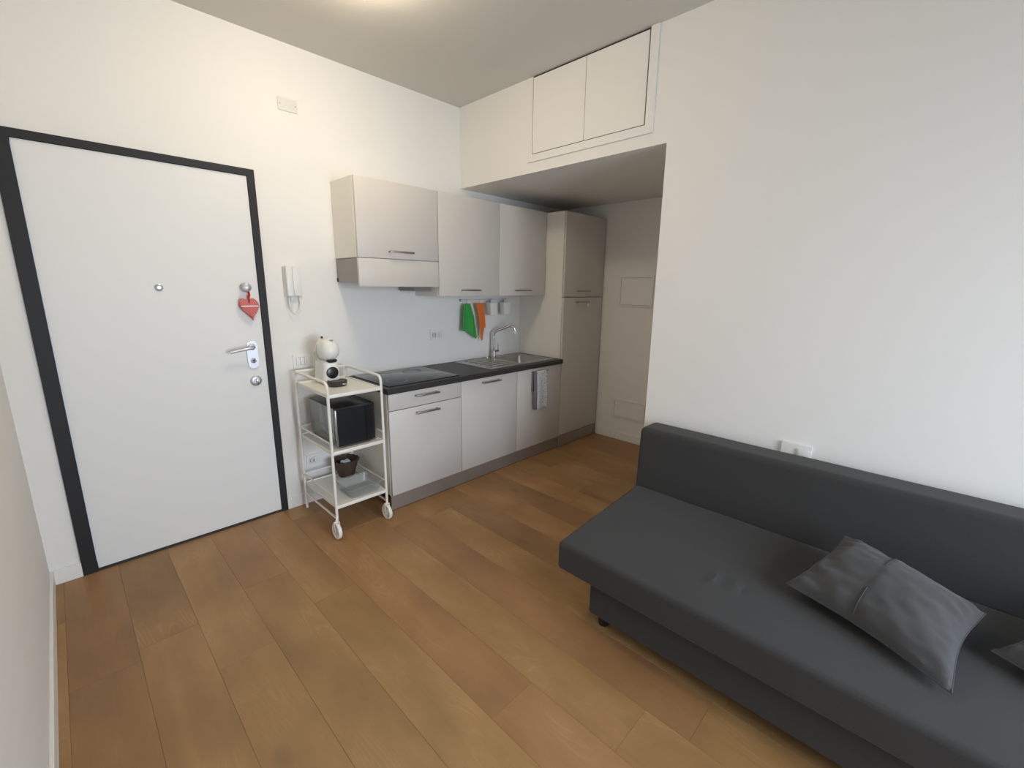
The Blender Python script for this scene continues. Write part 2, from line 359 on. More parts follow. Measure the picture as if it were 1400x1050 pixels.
struct('ceiling', bx(XL-0.12, X2+0.12, YF-0.12, 0.15, H, H+0.12), 'ceil', label='white flat ceiling')
struct('ceiling_alcove', bx(W+0.12, X2, YN, 0, HS, HS+0.12), 'wall', label='low white ceiling over the kitchen alcove')
wn = struct('window_1', label='white balcony window behind the viewer')
fr = bmesh.new(); fy0, fy1 = YF-0.09, YF-0.02
for (a, b, c, d) in ((x0, x0+.06, z0, z1), (x1-.06, x1, z0, z1), (x0+.06, x1-.06, z1-.06, z1), (x0+.06, x1-.06, z0, z0+.07), ((x0+x1)/2-.05, (x0+x1)/2+.05, z0+.07, z1-.06)): box(fr, a, b, fy0, fy1, c, d, 0.004)
struct('window_frame', fr, 'trim', wn)
struct('window_glass', bx(x0+.06, (x0+x1)/2-.05, YF-.06, YF-.054, z0+.07, z1-.06), 'pane', wn); struct('window_glass', bx((x0+x1)/2+.05, x1-.06, YF-.06, YF-.054, z0+.07, z1-.06), 'pane', wn)
T = 0.012; BH = 0.078
bm = bmesh.new(); box(bm, XL+T, xa, -T, 0, 0, BH, .002); box(bm, xb, KX[0], -T, 0, 0, BH, .002)
struct('baseboard_back', bm, 'trim', label='white skirting along the back wall beside the door')
struct('baseboard_left', bx(XL, XL+T, YF, 0, 0, BH, bev=.002), 'trim', label='white skirting along the left wall')
struct('baseboard_right', bx(W-T, W, YF, YN, 0, BH, bev=.002), 'trim', label='white skirting behind the sofa')
struct('baseboard_alcove', bx(X2-T, X2, YN, KD-.01, 0, BH, bev=.002), 'trim', label='white skirting along the alcove end wall')

# ------------------------------------------------------------------ entrance door
d = struct('door_1', label='white armoured entrance door in a dark grey frame')
bm = bmesh.new(); prism(bm, [(xa, 0), (DL, 0), (DL, DH), (DR, DH), (DR, 0), (xb, 0), (xb, zt), (xa, zt)], -0.012, 0.10)
obj('door_frame', bm, 'frame', d, False)
obj('door_leaf', bx(DL+.002, DR-.002, -0.002, 0.06, 0.014, DH-.002, bev=.001), 'door', d, False)
obj('threshold', bx(DL, DR, -0.006, 0.08, 0, 0.0125), 'gap', d, False)
bm = bmesh.new(); lathe(bm, [(0, .012), (.008, .012), (.010, .009), (.013, .010), (.018, .007), (.019, 0), (0, 0)], 28, (0.794, -0.002, 1.475), 'y')
obj('peephole', bm, 'nickel', d)
bm = bmesh.new(); lathe(bm, [(0, 0), (.026, 0), (.026, .004), (.012, .008), (.011, .026), (.022, .034), (.026, .044), (.022, .054), (.010, .059), (0, .06)], 28, (1.198, -0.002, 1.478), 'y')
obj('door_knob', bm, 'nickel', d)
e = bmesh.new(); prism(e, rrect(1.171, 1.231, 0.992, 1.160, 0.03), -0.011, -0.002); esc = obj('handle_plate', e, 'nickel', d)
hb = bmesh.new(); lathe(hb, [(0, 0), (.020, 0), (.018, .012), (.010, .014), (.010, .02), (0, .02)], 20, (1.201, -0.009, 1.124), 'y')
tube(hb, smooth_path([(1.201, -.02, 1.124), (1.201, -.062, 1.124), (1.150, -.064, 1.119), (1.072, -.054, 1.106)], .018), .009, 12, rad=None)
obj('door_handle', hb, 'nickel', d)
k = bmesh.new(); lathe(k, [(0, .006), (.013, .006), (.0155, .003), (.016, 0), (0, 0)], 20, (1.201, -0.011, 1.038), 'y'); cyl = obj('lock_cylinder', k, 'chrome', d)
k = bmesh.new(); prism(k, [(1.1985, 1.026), (1.2035, 1.026), (1.2035, 1.037), (1.2065, 1.041), (1.2045, 1.046), (1.1975, 1.046), (1.1955, 1.041), (1.1985, 1.037)], -.0185, -.0165); obj('keyhole', k, 'gap', d)
k = bmesh.new(); lathe(k, [(0, 0), (.032, 0), (.032, .006), (.027, .010), (.014, .011), (.014, .020), (0, .020)], 28, (1.204, -0.002, 0.912), 'y'); obj('deadbolt_rose', k, 'nickel', d)
k = bmesh.new(); box(k, 1.199, 1.209, -.040, -.020, .897, .927, .003); obj('thumb_turn', k, 'chrome', d)

# ------------------------------------------------------------------ heart ornament on the knob
t = thing('heart_ornament', 'red gingham fabric heart hanging from the round door knob by a ribbon', 'ornament', (1.21, -0.03, 1.28))
rb = bmesh.new()
tube(rb, [(1.198+.0145*math.cos(a), -.030, 1.478+.0145*math.sin(a)) for a in [math.radians(q) for q in range(0, 360, 30)]], .003, 6, closed=True)
tube(rb, smooth_path([(1.203, -.030, 1.463), (1.211, -.028, 1.440), (1.205, -.026, 1.425), (1.209, -.026, 1.396)], .01), .004, 6)
tube(rb, smooth_path([(1.208, -.033, 1.463), (1.214, -.033, 1.436), (1.210, -.030, 1.420), (1.208, -.028, 1.398)], .01), .004, 6)
obj('ribbon', rb, 'red', t)
hp = []
for i in range(48):
    a = 2*math.pi*i/48; X = 16*math.sin(a)**3; Z = 13*math.cos(a)-5*math.cos(2*a)-2*math.cos(3*a)-math.cos(4*a)
    hp.append((X/16, Z/17))
hb = bmesh.new(); cz = 1.360
rings = []
for s, yy in ((0.80, -.040), (0.93, -.037), (1.0, -.026), (0.93, -.013), (0.80, -.009)):
    rings.append([hb.verts.new((1.209+u*s*.053-v*s*.078*.14, yy, cz+v*s*.078)) for u, v in hp])
for A, B in zip(rings, rings[1:]):
    for i in range(48): hb.faces.new([A[i], A[(i+1) % 48], B[(i+1) % 48], B[i]])
c1 = hb.verts.new((1.209, -.041, cz+.005)); c2 = hb.verts.new((1.209, -.008, cz+.005))
for i in range(48): hb.faces.new([rings[0][(i+1) % 48], rings[0][i], c1]); hb.faces.new([rings[-1][i], rings[-1][(i+1) % 48], c2])
obj('heart', hb, 'gingham', t)
hb = bmesh.new(); box(hb, 1.160, 1.252, -.0425, -.0385, 1.366, 1.373, .001); obj('lace_band', hb, 'wplastic', t)

# ------------------------------------------------------------------ wall fittings
def rocker_plate(name, label, cat, x0, x1, z0, z1, items, depth=.009):
    t = thing(name, label, cat, ((x0+x1)/2, 0, z0))
    b = bmesh.new(); prism(b, rrect(x0, x1, z0, z1, .006, 3), -depth, 0); obj('plate', b, 'wplastic', t)
    n = len(items); a, c = x0+.018, x1-.018; w = (c-a)/n
    for i, it in enumerate(items):
        u0, u1 = a+i*w+.0015, a+(i+1)*w-.0015
        g = bmesh.new(); box(g, u0-.001, u1+.001, -depth-.0006, -depth, z0+.019, z1-.019); obj('recess', g, 'gplastic', t, False)
        b = bmesh.new(); box(b, u0, u1, -depth-.004, -depth-.0005, z0+.020, z1-.020, .0012); p = obj('socket' if it == 's' else 'rocker', b, 'wplastic', t)
        if it == 's':
            b = bmesh.new()
            for dz in (-.010, 0, .010): lathe(b, [(0, .0005), (.0022, .0005), (.0022, 0), (0, 0)], 10, ((u0+u1)/2, -depth-.004, (z0+z1)/2+dz), 'y')
            obj('socket_holes', b, 'gap', p)
        if it == 'S':
            b = bmesh.new(); cx, cz = (u0+u1)/2, (z0+z1)/2; r = min((u1-u0)/2, .017)
            lathe(b, [(r, 0), (r, .0008), (r*.82, .0008), (r*.82, 0), (r, 0)], 22, (cx, -depth-.004, cz), 'y')
            for dx in (-.008, 0, .008): lathe(b, [(0, .0006), (.0024, .0006), (.0024, 0), (0, 0)], 10, (cx+dx, -depth-.004, cz), 'y')
            obj('socket_holes', b, 'gap', p)
    return t
rocker_plate('light_switch', 'white three-module switch plate on the wall above the trolley rail', 'switch', 1.432, 1.546, .960, 1.049, ['r', 'r', 's'])
rocker_plate('wall_socket', 'white double socket on the backsplash above the worktop', 'socket', 2.513, 2.652, 1.063, 1.146, ['S', 's', 's'])
rocker_plate('wall_socket', 'white socket plate low on the wall behind the trolley', 'socket', 1.460, 1.560, .262, .345, ['S', 's'])
t = thing('cover_plate', 'blank rectangular cover plate high on the wall above the intercom', 'cover plate', (1.537, 0, 2.508))
b = bmesh.new(); prism(b, rrect(1.480, 1.592, 2.508, 2.578, .005, 3), -.006, 0); obj('plate', b, 'plate', t)
for sx_ in (1.492, 1.580):
    b = bmesh.new(); lathe(b, [(0, .001), (.003, .001), (.0035, 0), (0, 0)], 10, (sx_, -.006, 2.543), 'y'); obj('screw', b, 'gplastic', t)
# switch by the sofa, on the right wall
t = thing('light_switch', 'white switch plate on the right wall just above the sofa backrest', 'switch', (W, -2.581, .684))
b = bmesh.new(); prism(b, rrect(-2.645, -2.517, .684, .766, .006, 3), W-.012, W, 'yz'); obj('plate', b, 'wplastic', t)
for (a, c) in ((-2.606, -2.583), (-2.631, -2.608)):
    b = bmesh.new(); box(b, W-.017, W-.0122, a, c, .703, .747, .001); obj('rocker', b, 'wplastic', t)
b = bmesh.new(); box(b, W-.021, W-.0122, -2.642, -2.590, .703, .747, .002); obj('raised_module', b, 'wplastic', t)

# intercom handset
t = thing('intercom_phone', 'white intercom handset with a looped cord beside the door frame', 'intercom', (1.468, 0, 1.42))
b = bmesh.new(); box(b, 1.418, 1.520, -.026, 0, 1.424, 1.610, .006, 3); obj('base', b, 'wplastic', t)
b = bmesh.new(); box(b, 1.421, 1.463, -.056, -.0265, 1.424, 1.612, .008, 3); obj('handset', b, 'wplastic', t)
b = bmesh.new(); box(b, 1.469, 1.517, -.034, -.0262, 1.428, 1.606, .003, 2); obj('front_panel', b, 'wplastic', t)
b = bmesh.new()
tube(b, smooth_path([(1.440, -.036, 1.424), (1.434, -.034, 1.385), (1.445, -.030, 1.330), (1.475, -.026, 1.305), (1.500, -.022, 1.345), (1.506, -.016, 1.395), (1.506, -.014, 1.424)], .03, 6), .0032, 8)
obj('cord', b, 'wplastic', t)
for cx in (1.452, 1.500):
    b = bmesh.new(); box(b, cx, cx+.014, -.018, 0, 1.392, 1.424, .002); obj('cable_clip', b, 'wplastic', t)

# ------------------------------------------------------------------ loft cupboard over the alcove
t = thing('loft_cupboard', 'white two-door loft cupboard set in the wall over the kitchen alcove', 'cupboard', (W, -1.21, 2.346))
ya, yb, oy0, oy1, oz = -1.684, -.752, -1.636, -.787, 2.392
b = bmesh.new()
prism(b, [(ya, 2.346), (yb, 2.346), (yb, oz-.006), (yb, oz), (oy1, oz), (oy0, oz), (oy0, H-.001), (ya, H-.001)], W-.011, W-.0005, 'yz')
obj('frame', b, 'wall', t, False)
obj('gap_shade', bx(W-.0012, W-.0005, oy0, oy1+.004, oz, H-.001), 'gap', t, False)  # dark sheet: shade of the gaps round the doors, put in as colour
obj('door', bx(W-.006, W-.0015, oy0+.009, -1.2175, oz+.006, H-.012), 'wall', t, False)
obj('door', bx(W-.006, W-.0015, -1.2145, oy1-.003, oz+.006, H-.012), 'wall', t, False)

for (nm, lb, a, c, z0, z1) in (('access_panel', 'upper square white access panel on the alcove end wall', -1.066, -.722, 1.331, 1.612), ('access_panel', 'lower white access panel near the floor of the alcove end wall', -1.078, -.733, .232, .418)):
    t = thing(nm, lb, 'panel', (X2, (a+c)/2, z0))
    b = bmesh.new(); ring = bmesh.new()
    holed(ring, a, c, z0, z1, a+.014, c-.014, z0+.014, z1-.014, 0, .013)
    bmesh.ops.transform(ring, matrix=Matrix(((0, 0, -1, X2), (1, 0, 0, 0), (0, 1, 0, 0), (0, 0, 0, 1))), verts=ring.verts)
    obj('frame', ring, 'wall', t, False)
    obj('gap_shade', bx(X2-.002, X2-.0003, a+.0145, c-.0145, z0+.0145, z1-.0145), 'gap', t, False)  # dark plate colouring in the shaded slot between frame and cover
    obj('cover', bx(X2-.009, X2-.0025, a+.0165, c-.0165, z0+.0165, z1-.0165), 'wall', t, False)

# ------------------------------------------------------------------ kitchen
G = .0022
def bar_handle(parent, xc, z, yf, w=.17, d=.028):
    b = bmesh.new(); box(b, xc-w/2, xc+w/2, yf-d-.007, yf-d, z-.006, z+.006, .0015)
    for s in (-1, 1): box(b, xc+s*(w/2-.012)-.004, xc+s*(w/2-.012)+.004, yf-d, yf+.0005, z-.004, z+.004)
    return obj('handle', b, 'handle', parent)
def carcass(parent, x0, x1, yf, z0, z1, mside='carc', top=True):
    b = bmesh.new(); p = .018
    box(b, x0, x0+p, yf, -.001, z0, z1); box(b, x1-p, x1, yf, -.001, z0, z1)
    box(b, x0+p, x1-p, yf, -.001, z0, z0+p); box(b, x0+p, x1-p, -.009, -.001, z0+p, z1)
    if top: box(b, x0+p, x1-p, yf, -.009, z1-p, z1)
    return obj('carcass', b, mside, parent, False)
DT = .019
def front(name, parent, x0, x1, z0, z1, yf): return obj(name, bx(x0+G, x1-G, yf, yf+DT, z0+G, z1-G, bev=.0012), 'cab', parent)
# wall units
gW = 'wall cabinets over the worktop'
t = thing('wall_cabinet', 'leftmost wall cabinet with a wide flap door above the range hood', 'cabinet', (2.074, -.16, WF), gW)
carcass(t, WX[0], WX[1]-.001, WD+DT+.002, WF, WT); f = front('door', t, WX[0], WX[1], WF, WT, WD); bar_handle(f, 2.068, 1.716, WD, .185)
t = thing('wall_cabinet', 'middle wall cabinet above the green and orange cloths', 'cabinet', (2.688, -.16, WB), gW)
carcass(t, WX[1]+.001, WX[2]-.001, WD+DT+.002, WB, WT); f = front('door', t, WX[1], WX[2], WB, WT, WD); bar_handle(f, 2.675, 1.470, WD, .185)
t = thing('wall_cabinet', 'wall cabinet next to the tall cabinet, above the tap', 'cabinet', (3.285, -.16, WB), gW)
carcass(t, WX[2]+.001, WX[3]-.001, WD+DT+.002, WB, WT); f = front('door', t, WX[2], WX[3], WB, WT, WD); bar_handle(f, 3.268, 1.470, WD, .190)
# hood
t = thing('range_hood', 'slim range hood with a cabinet-coloured front under the flap cabinet', 'range hood', (2.07, -.16, WH))
obj('front_panel', bx(WX[0]+G, WX[1]-G, WD, WD+DT, WH, WF-G, bev=.0012), 'cab', t)
b = bmesh.new(); prism(b, [(-.001, 1.519), (-.001, WF-.003), (WD+DT+.001, WF-.003), (WD+DT+.001, 1.515)], WX[0]+.004, WX[1]-.004, 'yz'); obj('body', b, 'hood', t, False)
obj('filter_box', bx(2.235, 2.375, -.22, -.03, 1.462, 1.514), 'hood', t, False)
b = bmesh.new(); box(b, WX[0]+.001, WX[0]+.010, -.018, -.001, 1.521, 1.545, .001); obj('mounting_bracket', b, 'gap', t)
# tall unit
t = thing('tall_cabinet', 'tall floor-to-top cabinet with two doors at the alcove end', 'cabinet', (3.89, -.27, 0))
b = bmesh.new(); p = .018; yc = KD+DT+.002
box(b, KX[3]+.0005, KX[3]+p, yc, -.001, .0, 2.146); box(b, KX[4]-p, KX[4]-.001, yc, -.001, PZ, 2.146)
box(b, KX[3]+p, KX[4]-p, yc, -.001, 2.128, 2.146); box(b, KX[3]+p, KX[4]-p, yc, -.001, PZ, PZ+p); box(b, KX[3]+p, KX[4]-p, -.012, -.001, PZ+p, 2.128); box(b, KX[3]+p, KX[4]-p, yc, -.012, 1.405, 1.423)
obj('carcass', b, 'carc', t, False)
f = front('door', t, KX[3]+.001, KX[4], 1.416, 2.146, KD); bar_handle(f, 3.858, 1.468, KD, .185)
f = front('door', t, KX[3]+.001, KX[4], PZ+.003, 1.413, KD); bar_handle(f, 3.848, 1.370, KD, .180)
b = bmesh.new(); box(b, 3.945, 3.962, KD-.012, KD-.0005, 1.325, 1.355, .002); o = obj('child_latch', b, 'wplastic', t)
# base units
zt2 = CH-.04
gB = 'base cabinets under the worktop'
t = thing('base_cabinet', 'base cabinet with a drawer over its door, under the hob', 'cabinet', (2.10, -.27, PZ), gB)
carcass(t, KX[0], KX[1]-.001, KD+DT+.002, PZ-.002, zt2-.001, top=False)
f = front('drawer', t, KX[0], KX[1], .702, zt2-.003, KD); bar_handle(f, 2.092, .780, KD, .190)
f = front('door', t, KX[0], KX[1], PZ, .702, KD); bar_handle(f, 2.094, .660, KD, .190)
t = thing('base_cabinet', 'middle base cabinet with one full-height door, no drawer, no towel', 'cabinet', (2.70, -.27, PZ), gB)
carcass(t, KX[1]+.001, KX[2]-.001, KD+DT+.002, PZ-.002, zt2-.001, top=False)
f = front('door', t, KX[1], KX[2], PZ, zt2-.003, KD); bar_handle(f, 2.692, .781, KD, .190)
t = thing('base_cabinet', 'base cabinet under the sink bowl with a towel on its handle', 'cabinet', (3.29, -.27, PZ), gB)
carcass(t, KX[2]+.001, KX[3]-.001, KD+DT+.002, PZ-.002, zt2-.001, top=False)
f = front('door', t, KX[2], KX[3], PZ, zt2-.003, KD); bar_handle(f, 3.275, .787, KD, .180)
# plinth
t = thing('plinth', 'brushed grey-brown plinth strip along the foot of the base cabinets', 'plinth', (3.0, KD+.02, 0))
obj('kickboard', bx(KX[0]+.001, KX[3]-.001, KD+.018, KD+.032, .004, PZ-.003), 'plinth', t, False)
obj('kickboard', bx(KX[3]+.001, KX[4]-.001, KD+.004, KD+.018, .004, PZ-.001), 'plinth', t, False)
obj('floor_seal', bx(KX[0]+.001, KX[4]-.001, KD+.019, KD+.031, 0, .0038), 'gap', t, False)
# worktop with sink opening
SX0, SX1, SY0, SY1 = 2.735, 3.530, -.498, -.040
BX0, BX1, BY0, BY1 = 3.135, 3.480, -.430, -.095
b = bmesh.new(); holed(b, KX[0]-.012, KX[3]-.0005, KD-.020, -.0008, BX0-.012, BX1+.012, BY0-.012, BY1+.012, CH-.04, CH)
obj_w = obj('worktop', b, 'top', None, False); origin_to(obj_w, (2.69, -.28, CH-.04)); tag(obj_w, 'dark charcoal kitchen worktop over the base cabinets', 'worktop')
md = obj_w.modifiers.new('edge', 'BEVEL'); md.width = .004; md.segments = 3; md.limit_method = 'ANGLE'
# hob
t = thing('induction_hob', 'black glass hob set in the left part of the worktop', 'hob', (2.11, -.27, CH))
obj('glass_plate', bx(1.822, 2.398, -.520, -.022, CH+.0006, CH+.0055, bev=.0018), 'glass_black', t)
for (cx, cy, r) in ((1.965, -.385, .072), (1.965, -.15, .09), (2.235, -.385, .09), (2.235, -.15, .072)):
    b = bmesh.new(); lathe(b, [(r, .0002), (r, .0006), (r-.0022, .0006), (r-.0022, .0002), (r, .0002)], 40, (cx, cy, CH+.0054))
    obj('cooking_zone_mark', b, 'gplastic', t)
# sink
t = thing('kitchen_sink', 'stainless steel inset sink with bowl and drainer by the tall cabinet', 'sink', (3.13, -.27, CH))
b = bmesh.new(); z = CH+.0008
holed(b, SX0, SX1, SY0, SY1, BX0, BX1, BY0, BY1, z, z+.0022); obj('rim', b, 'steel', t, False)
b = bmesh.new()
def ring_pts(x0, x1, y0, y1, r, z): return [b.verts.new((u, v, z)) for u, v in rrect(x0, x1, y0, y1, r, 6)]
prev = None
for (ins, zz, r) in ((0, z+.002, .03), (.004, z-.01, .035), (.010, z-.125, .045), (.022, z-.145, .05), (.05, z-.152, .05), (.10, z-.154, .05)):
    cur = ring_pts(BX0+ins, BX1-ins, BY0+ins, BY1-ins, r, zz)
    if prev:
        for i in range(len(cur)): b.faces.new([prev[i], prev[(i+1) % len(cur)], cur[(i+1) % len(cur)], cur[i]])
    prev = cur
b.faces.new(prev); bowl = obj('bowl', b, 'steel', t); sm = bowl.modifiers.new('thick', 'SOLIDIFY'); sm.thickness = .0012; sm.offset = 1
b = bmesh.new()
for i in range(6):
    yy = -.43+.066*i; tube(b, [(2.80, yy, z+.0015), (2.81, yy, z+.0022), (3.07, yy, z+.0022), (3.08, yy, z+.0015)], .0045, 8)
obj('drainer_ribs', b, 'steel', t)
b = bmesh.new(); lathe(b, [(0, .003), (.020, .003), (.028, .002), (.032, .004), (.034, 0), (0, 0)], 28, (3.307, -.262, z-.1535)); obj('drain', b, 'chrome', t)
b = bmesh.new(); lathe(b, [(0, .010), (.012, .010), (.015, .007), (.016, 0), (0, 0)], 20, (3.09, -.075, z+.0022)); obj('overflow_cap', b, 'chrome', t)
# tap
t = thing('kitchen_tap', 'tall chrome swivel tap standing at the back of the sink', 'tap', (3.17, -.068, z))
b = bmesh.new(); lathe(b, [(0, 0), (.026, 0), (.026, .006), (.021, .009), (.020, .045), (.023, .047), (.023, .068), (.014, .074), (0, .076)], 24, (3.17, -.068, z+.0022)); obj('body', b, 'chrome', t)
b = bmesh.new(); tube(b, smooth_path([(3.17, -.068, CH+.07), (3.17, -.068, 1.095), (3.262, -.170, 1.150), (3.290, -.200, 1.150), (3.303, -.214, 1.105)], .035, 7), .0118, 14); obj('spout', b, 'chrome', t)
b = bmesh.new(); tube(b, [(3.300, -.211, 1.112), (3.306, -.217, 1.086)], .0125, 14); obj('aerator', b, 'wplastic', t)
b = bmesh.new(); tube(b, [(3.190, -.070, CH+.060), (3.224, -.074, CH+.062)], .011, 12); tube(b, [(3.219, -.074, CH+.062), (3.215, -.078, CH+.125)], .0042, 10); obj('lever', b, 'chrome', t)
# utensil rail
t = thing('hanging_rail', 'thin steel rail on the backsplash under the wall cabinets', 'rail', (3.11, 0, 1.375))
b = bmesh.new(); tube(b, [(2.815, -.045, 1.382), (3.400, -.045, 1.382)], .0055, 10); obj('bar', b, 'wplastic', t)
for xx in (2.835, 3.19, 3.382):
    b = bmesh.new(); tube(b, [(xx, -.0005, 1.382), (xx, -.045, 1.382)], .006, 10); lathe(b, [(0, .004), (.012, .004), (.012, 0), (0, 0)], 14, (xx, -.0003, 1.382), 'y'); obj('bracket', b, 'nickel', t)
for xx in (2.865, 3.005):
    b = bmesh.new(); tube(b, smooth_path([(xx, -.045, 1.389), (xx, -.055, 1.386), (xx, -.058, 1.362), (xx, -.062, 1.352), (xx, -.071, 1.356)], .006), .0018, 6); obj('hook', b, 'nickel', t)

def cloth(name, label, cat, m, outline_l, outline_r, y, folds, amp, ph=0., group=None, th=.0022, bottom=None):
    """Hanging fabric: outlines are (z, x) pairs from top to bottom, pleats run down it."""
    def ev(L, z):
        for (z0, x0), (z1, x1) in zip(L, L[1:]):
            if z <= z0 and z >= z1: return x0+(x1-x0)*(z0-z)/(z0-z1)
        return L[0][1] if z > L[0][0] else L[-1][1]
    b = bmesh.new(); nu, nv = 44, 40; g = []
    zt_ = outline_l[0][0]
    for j in range(nv+1):
        row = []
        for i in range(nu+1):
            u = i/nu; zb = bottom(u); z = zt_+(zb-zt_)*j/nv
            xl, xr = ev(outline_l, z), ev(outline_r, z)
            a = amp*(0.45+0.55*math.sin(math.pi*min(.6, .15+j/nv*.5)))
            w_ = (folds*u+ph/6.28+.16*j/nv) % 1; yy = y - a*((w_/.62 if w_ < .62 else (1-w_)/.38)-.45) - .003*noise.noise(Vector((u*6, j/nv*5, ph)))
            row.append(b.verts.new((xl+(xr-xl)*u, yy, z)))
        g.append(row)
    for j in range(nv):
        for i in range(nu): b.faces.new([g[j][i], g[j][i+1], g[j+1][i+1], g[j+1][i]])
    return b
def piece(u, pts):
    for (a, za), (c, zc) in zip(pts, pts[1:]):
        if a <= u <= c: return za+(zc-za)*(u-a)/(c-a)
    return pts[-1][1]
b = cloth(None, None, None, None, [(1.356, 2.835), (1.33, 2.815), (1.04, 2.792)], [(1.356, 2.905), (1.25, 2.945), (1.04, 2.985)], -.062, 1.6, .034, 2.6, bottom=lambda u: piece(u, [(0, 1.125), (.42, 1.118), (.46, 1.105), (.93, 1.045), (1, 1.06)]))
o = obj('dish_cloth', b, 'green'); o.modifiers.new('thick', 'SOLIDIFY').thickness = .0022; tag(o, 'green cloth hanging from the rail, left of the orange one', 'cloth', 'cloths on the hanging rail'); origin_to(o, (2.87, -.068, 1.356))
b = cloth(None, None, None, None, [(1.358, 2.955), (1.25, 2.985), (1.02, 3.005)], [(1.358, 3.045), (1.25, 3.064), (1.15, 3.075), (1.02, 3.045)], -.066, 1.5, .030, 2.0, bottom=lambda u: piece(u, [(0, 1.145), (.18, 1.10), (.45, 1.025), (.60, 1.03), (.66, 1.14), (1, 1.155)]))
o = obj('dish_cloth', b, 'orange'); o.modifiers.new('thick', 'SOLIDIFY').thickness = .0022; tag(o, 'orange cloth hanging from the rail, right of the green one', 'cloth', 'cloths on the hanging rail'); origin_to(o, (3.01, -.07, 1.356))
# white containers on the rail
for xc, lb in ((3.128, 'white square container on the rail beside the orange cloth'), (3.298, 'white square container at the right end of the rail')):
    t = thing('utensil_container', lb, 'container', (xc, -.085, 1.25), 'white containers on the hanging rail')
    b = bmesh.new(); prev = None; cy = -.083
    for (hw, hd, zz) in ((.030, .026, 1.250), (.034, .030, 1.253), (.045, .036, 1.355), (.048, .039, 1.357), (.048, .039, 1.361), (.044, .035, 1.361), (.032, .028, 1.256)):
        cur = [b.verts.new((u, v, zz)) for u, v in rrect(xc-hw, xc+hw, cy-hd, cy+hd*.8, .008, 4)]
        if prev is None: b.faces.new(list(reversed(cur)))
        else:
            for i in range(len(cur)): b.faces.new([prev[i], prev[(i+1) % len(cur)], cur[(i+1) % len(cur)], cur[i]])
        prev = cur
    b.faces.new(prev); obj('body', b, 'wplastic', t)
    b = bmesh.new(); tube(b, smooth_path([(xc, -.052, 1.350), (xc, -.0515, 1.3875), (xc, -.045, 1.3895), (xc, -.038, 1.3870)], .006), .0018, 6); box(b, xc-.014, xc+.014, -.0575, -.0545, 1.362, 1.392, .001); obj('hook', b, 'gplastic', t)

# towel on the handle of the sink cabinet
t = thing('dish_towel', 'grey and white kitchen towel folded over the sink cabinet handle', 'towel', (3.26, KD-.03, .46))
b = bmesh.new(); yh = KD-.0315
prof = [(.455, -.043), (.60, -.042), (.76, -.040), (.787, -.0405), (.7945, -.036), (.796, -.0315), (.7945, -.026), (.787, -.0235), (.74, -.017), (.60, -.014), (.50, -.013)]
def strip(xa_, xb_, prof, wob, seed, n=14):
    bb = bmesh.new(); rows = []
    for (zz, yy) in [(p[0], p[1]) for p in sub(prof)]:
        rows.append([bb.verts.new((xa_+(xb_-xa_)*i/n + (.007*(1 if i > n/2 else -1)*max(0, (.75-zz))*abs(i/n-.5)*2), KD+yy-wob*max(0, min(1, (.78-zz)*6))*(.5+.5*math.sin(i/n*7+seed)) if yy < -.03 else KD+yy, zz)) for i in range(n+1)])
    for A, B in zip(rows, rows[1:]):
        for i in range(n): bb.faces.new([A[i], A[i+1], B[i+1], B[i]])
    return bb
def sub(P, k=5):
    out = []
    for a, b_ in zip(P, P[1:]):
        for j in range(k): out.append(tuple(a[q]+(b_[q]-a[q])*j/k for q in range(2)))
    return out+[P[-1]]
o = obj('towel_cloth', strip(3.205, 3.335, prof, .010, .3), 'towel', t); o.modifiers.new('thick', 'SOLIDIFY').thickness = .003
prof2 = [(.462, -.040), (.60, -.039), (.76, -.0385), (.787, -.0405), (.7945, -.036), (.796, -.0315), (.7945, -.026), (.787, -.0235), (.74, -.019), (.62, -.016)]
o = obj('towel_border', strip(3.168, 3.203, prof2, .006, 1.2, 6), 'towel_band', t); o.modifiers.new('thick', 'SOLIDIFY').thickness = .003

# ------------------------------------------------------------------ trolley
TX0, TX1, TY0, TY1 = 1.412, 1.748, -.555, -.075; r_ = .0085
t = thing('serving_trolley', 'white metal three-tier trolley with two front wheels beside the cabinets', 'trolley', (1.58, -.31, 0))
b = bmesh.new()
zr = .952
for xx, xo in ((TX0, 0), (TX1, 0)):
    tube(b, smooth_path([(xx, TY0, .098), (xx, TY0, zr), (xx, TY1, zr), (xx, TY1, .003)], .045, 7), r_, 12)
tube(b, [(TX0, TY1-.002, zr), (TX1, TY1-.002, zr)], r_*.9, 12)
for zz in (.585, .250):
    tube(b, [(TX0, TY0, zz), (TX0, TY1, zz)], .0055, 10); tube(b, [(TX1, TY0, zz), (TX1, TY1, zz)], .0055, 10); tube(b, [(TX0, TY1, zz), (TX1, TY1, zz)], .0055, 10)
tube(b, [(TX0, TY0, .110), (TX0, TY1, .110)], .0065, 10); tube(b, [(TX1, TY0, .110), (TX1, TY1, .110)], .0065, 10)
obj('frame', b, 'tmetal', t)
for zz in (.862, .515, .172):
    b = bmesh.new()
    box(b, TX0+.004, TX1-.004, TY0-.004, TY1+.004, zz+.008, zz+.0125)
    box(b, TX0+.006, TX1-.006, TY0-.006, TY0+.004, zz, zz+.021, .002); box(b, TX0+.006, TX1-.006, TY1-.004, TY1+.004, zz, zz+.021, .002)
    box(b, TX0+.001, TX0+.010, TY0+.005, TY1-.005, zz, zz+.021, .002); box(b, TX1-.010, TX1-.001, TY0+.005, TY1-.005, zz, zz+.021, .002)
    obj('shelf', b, 'tmetal', t)
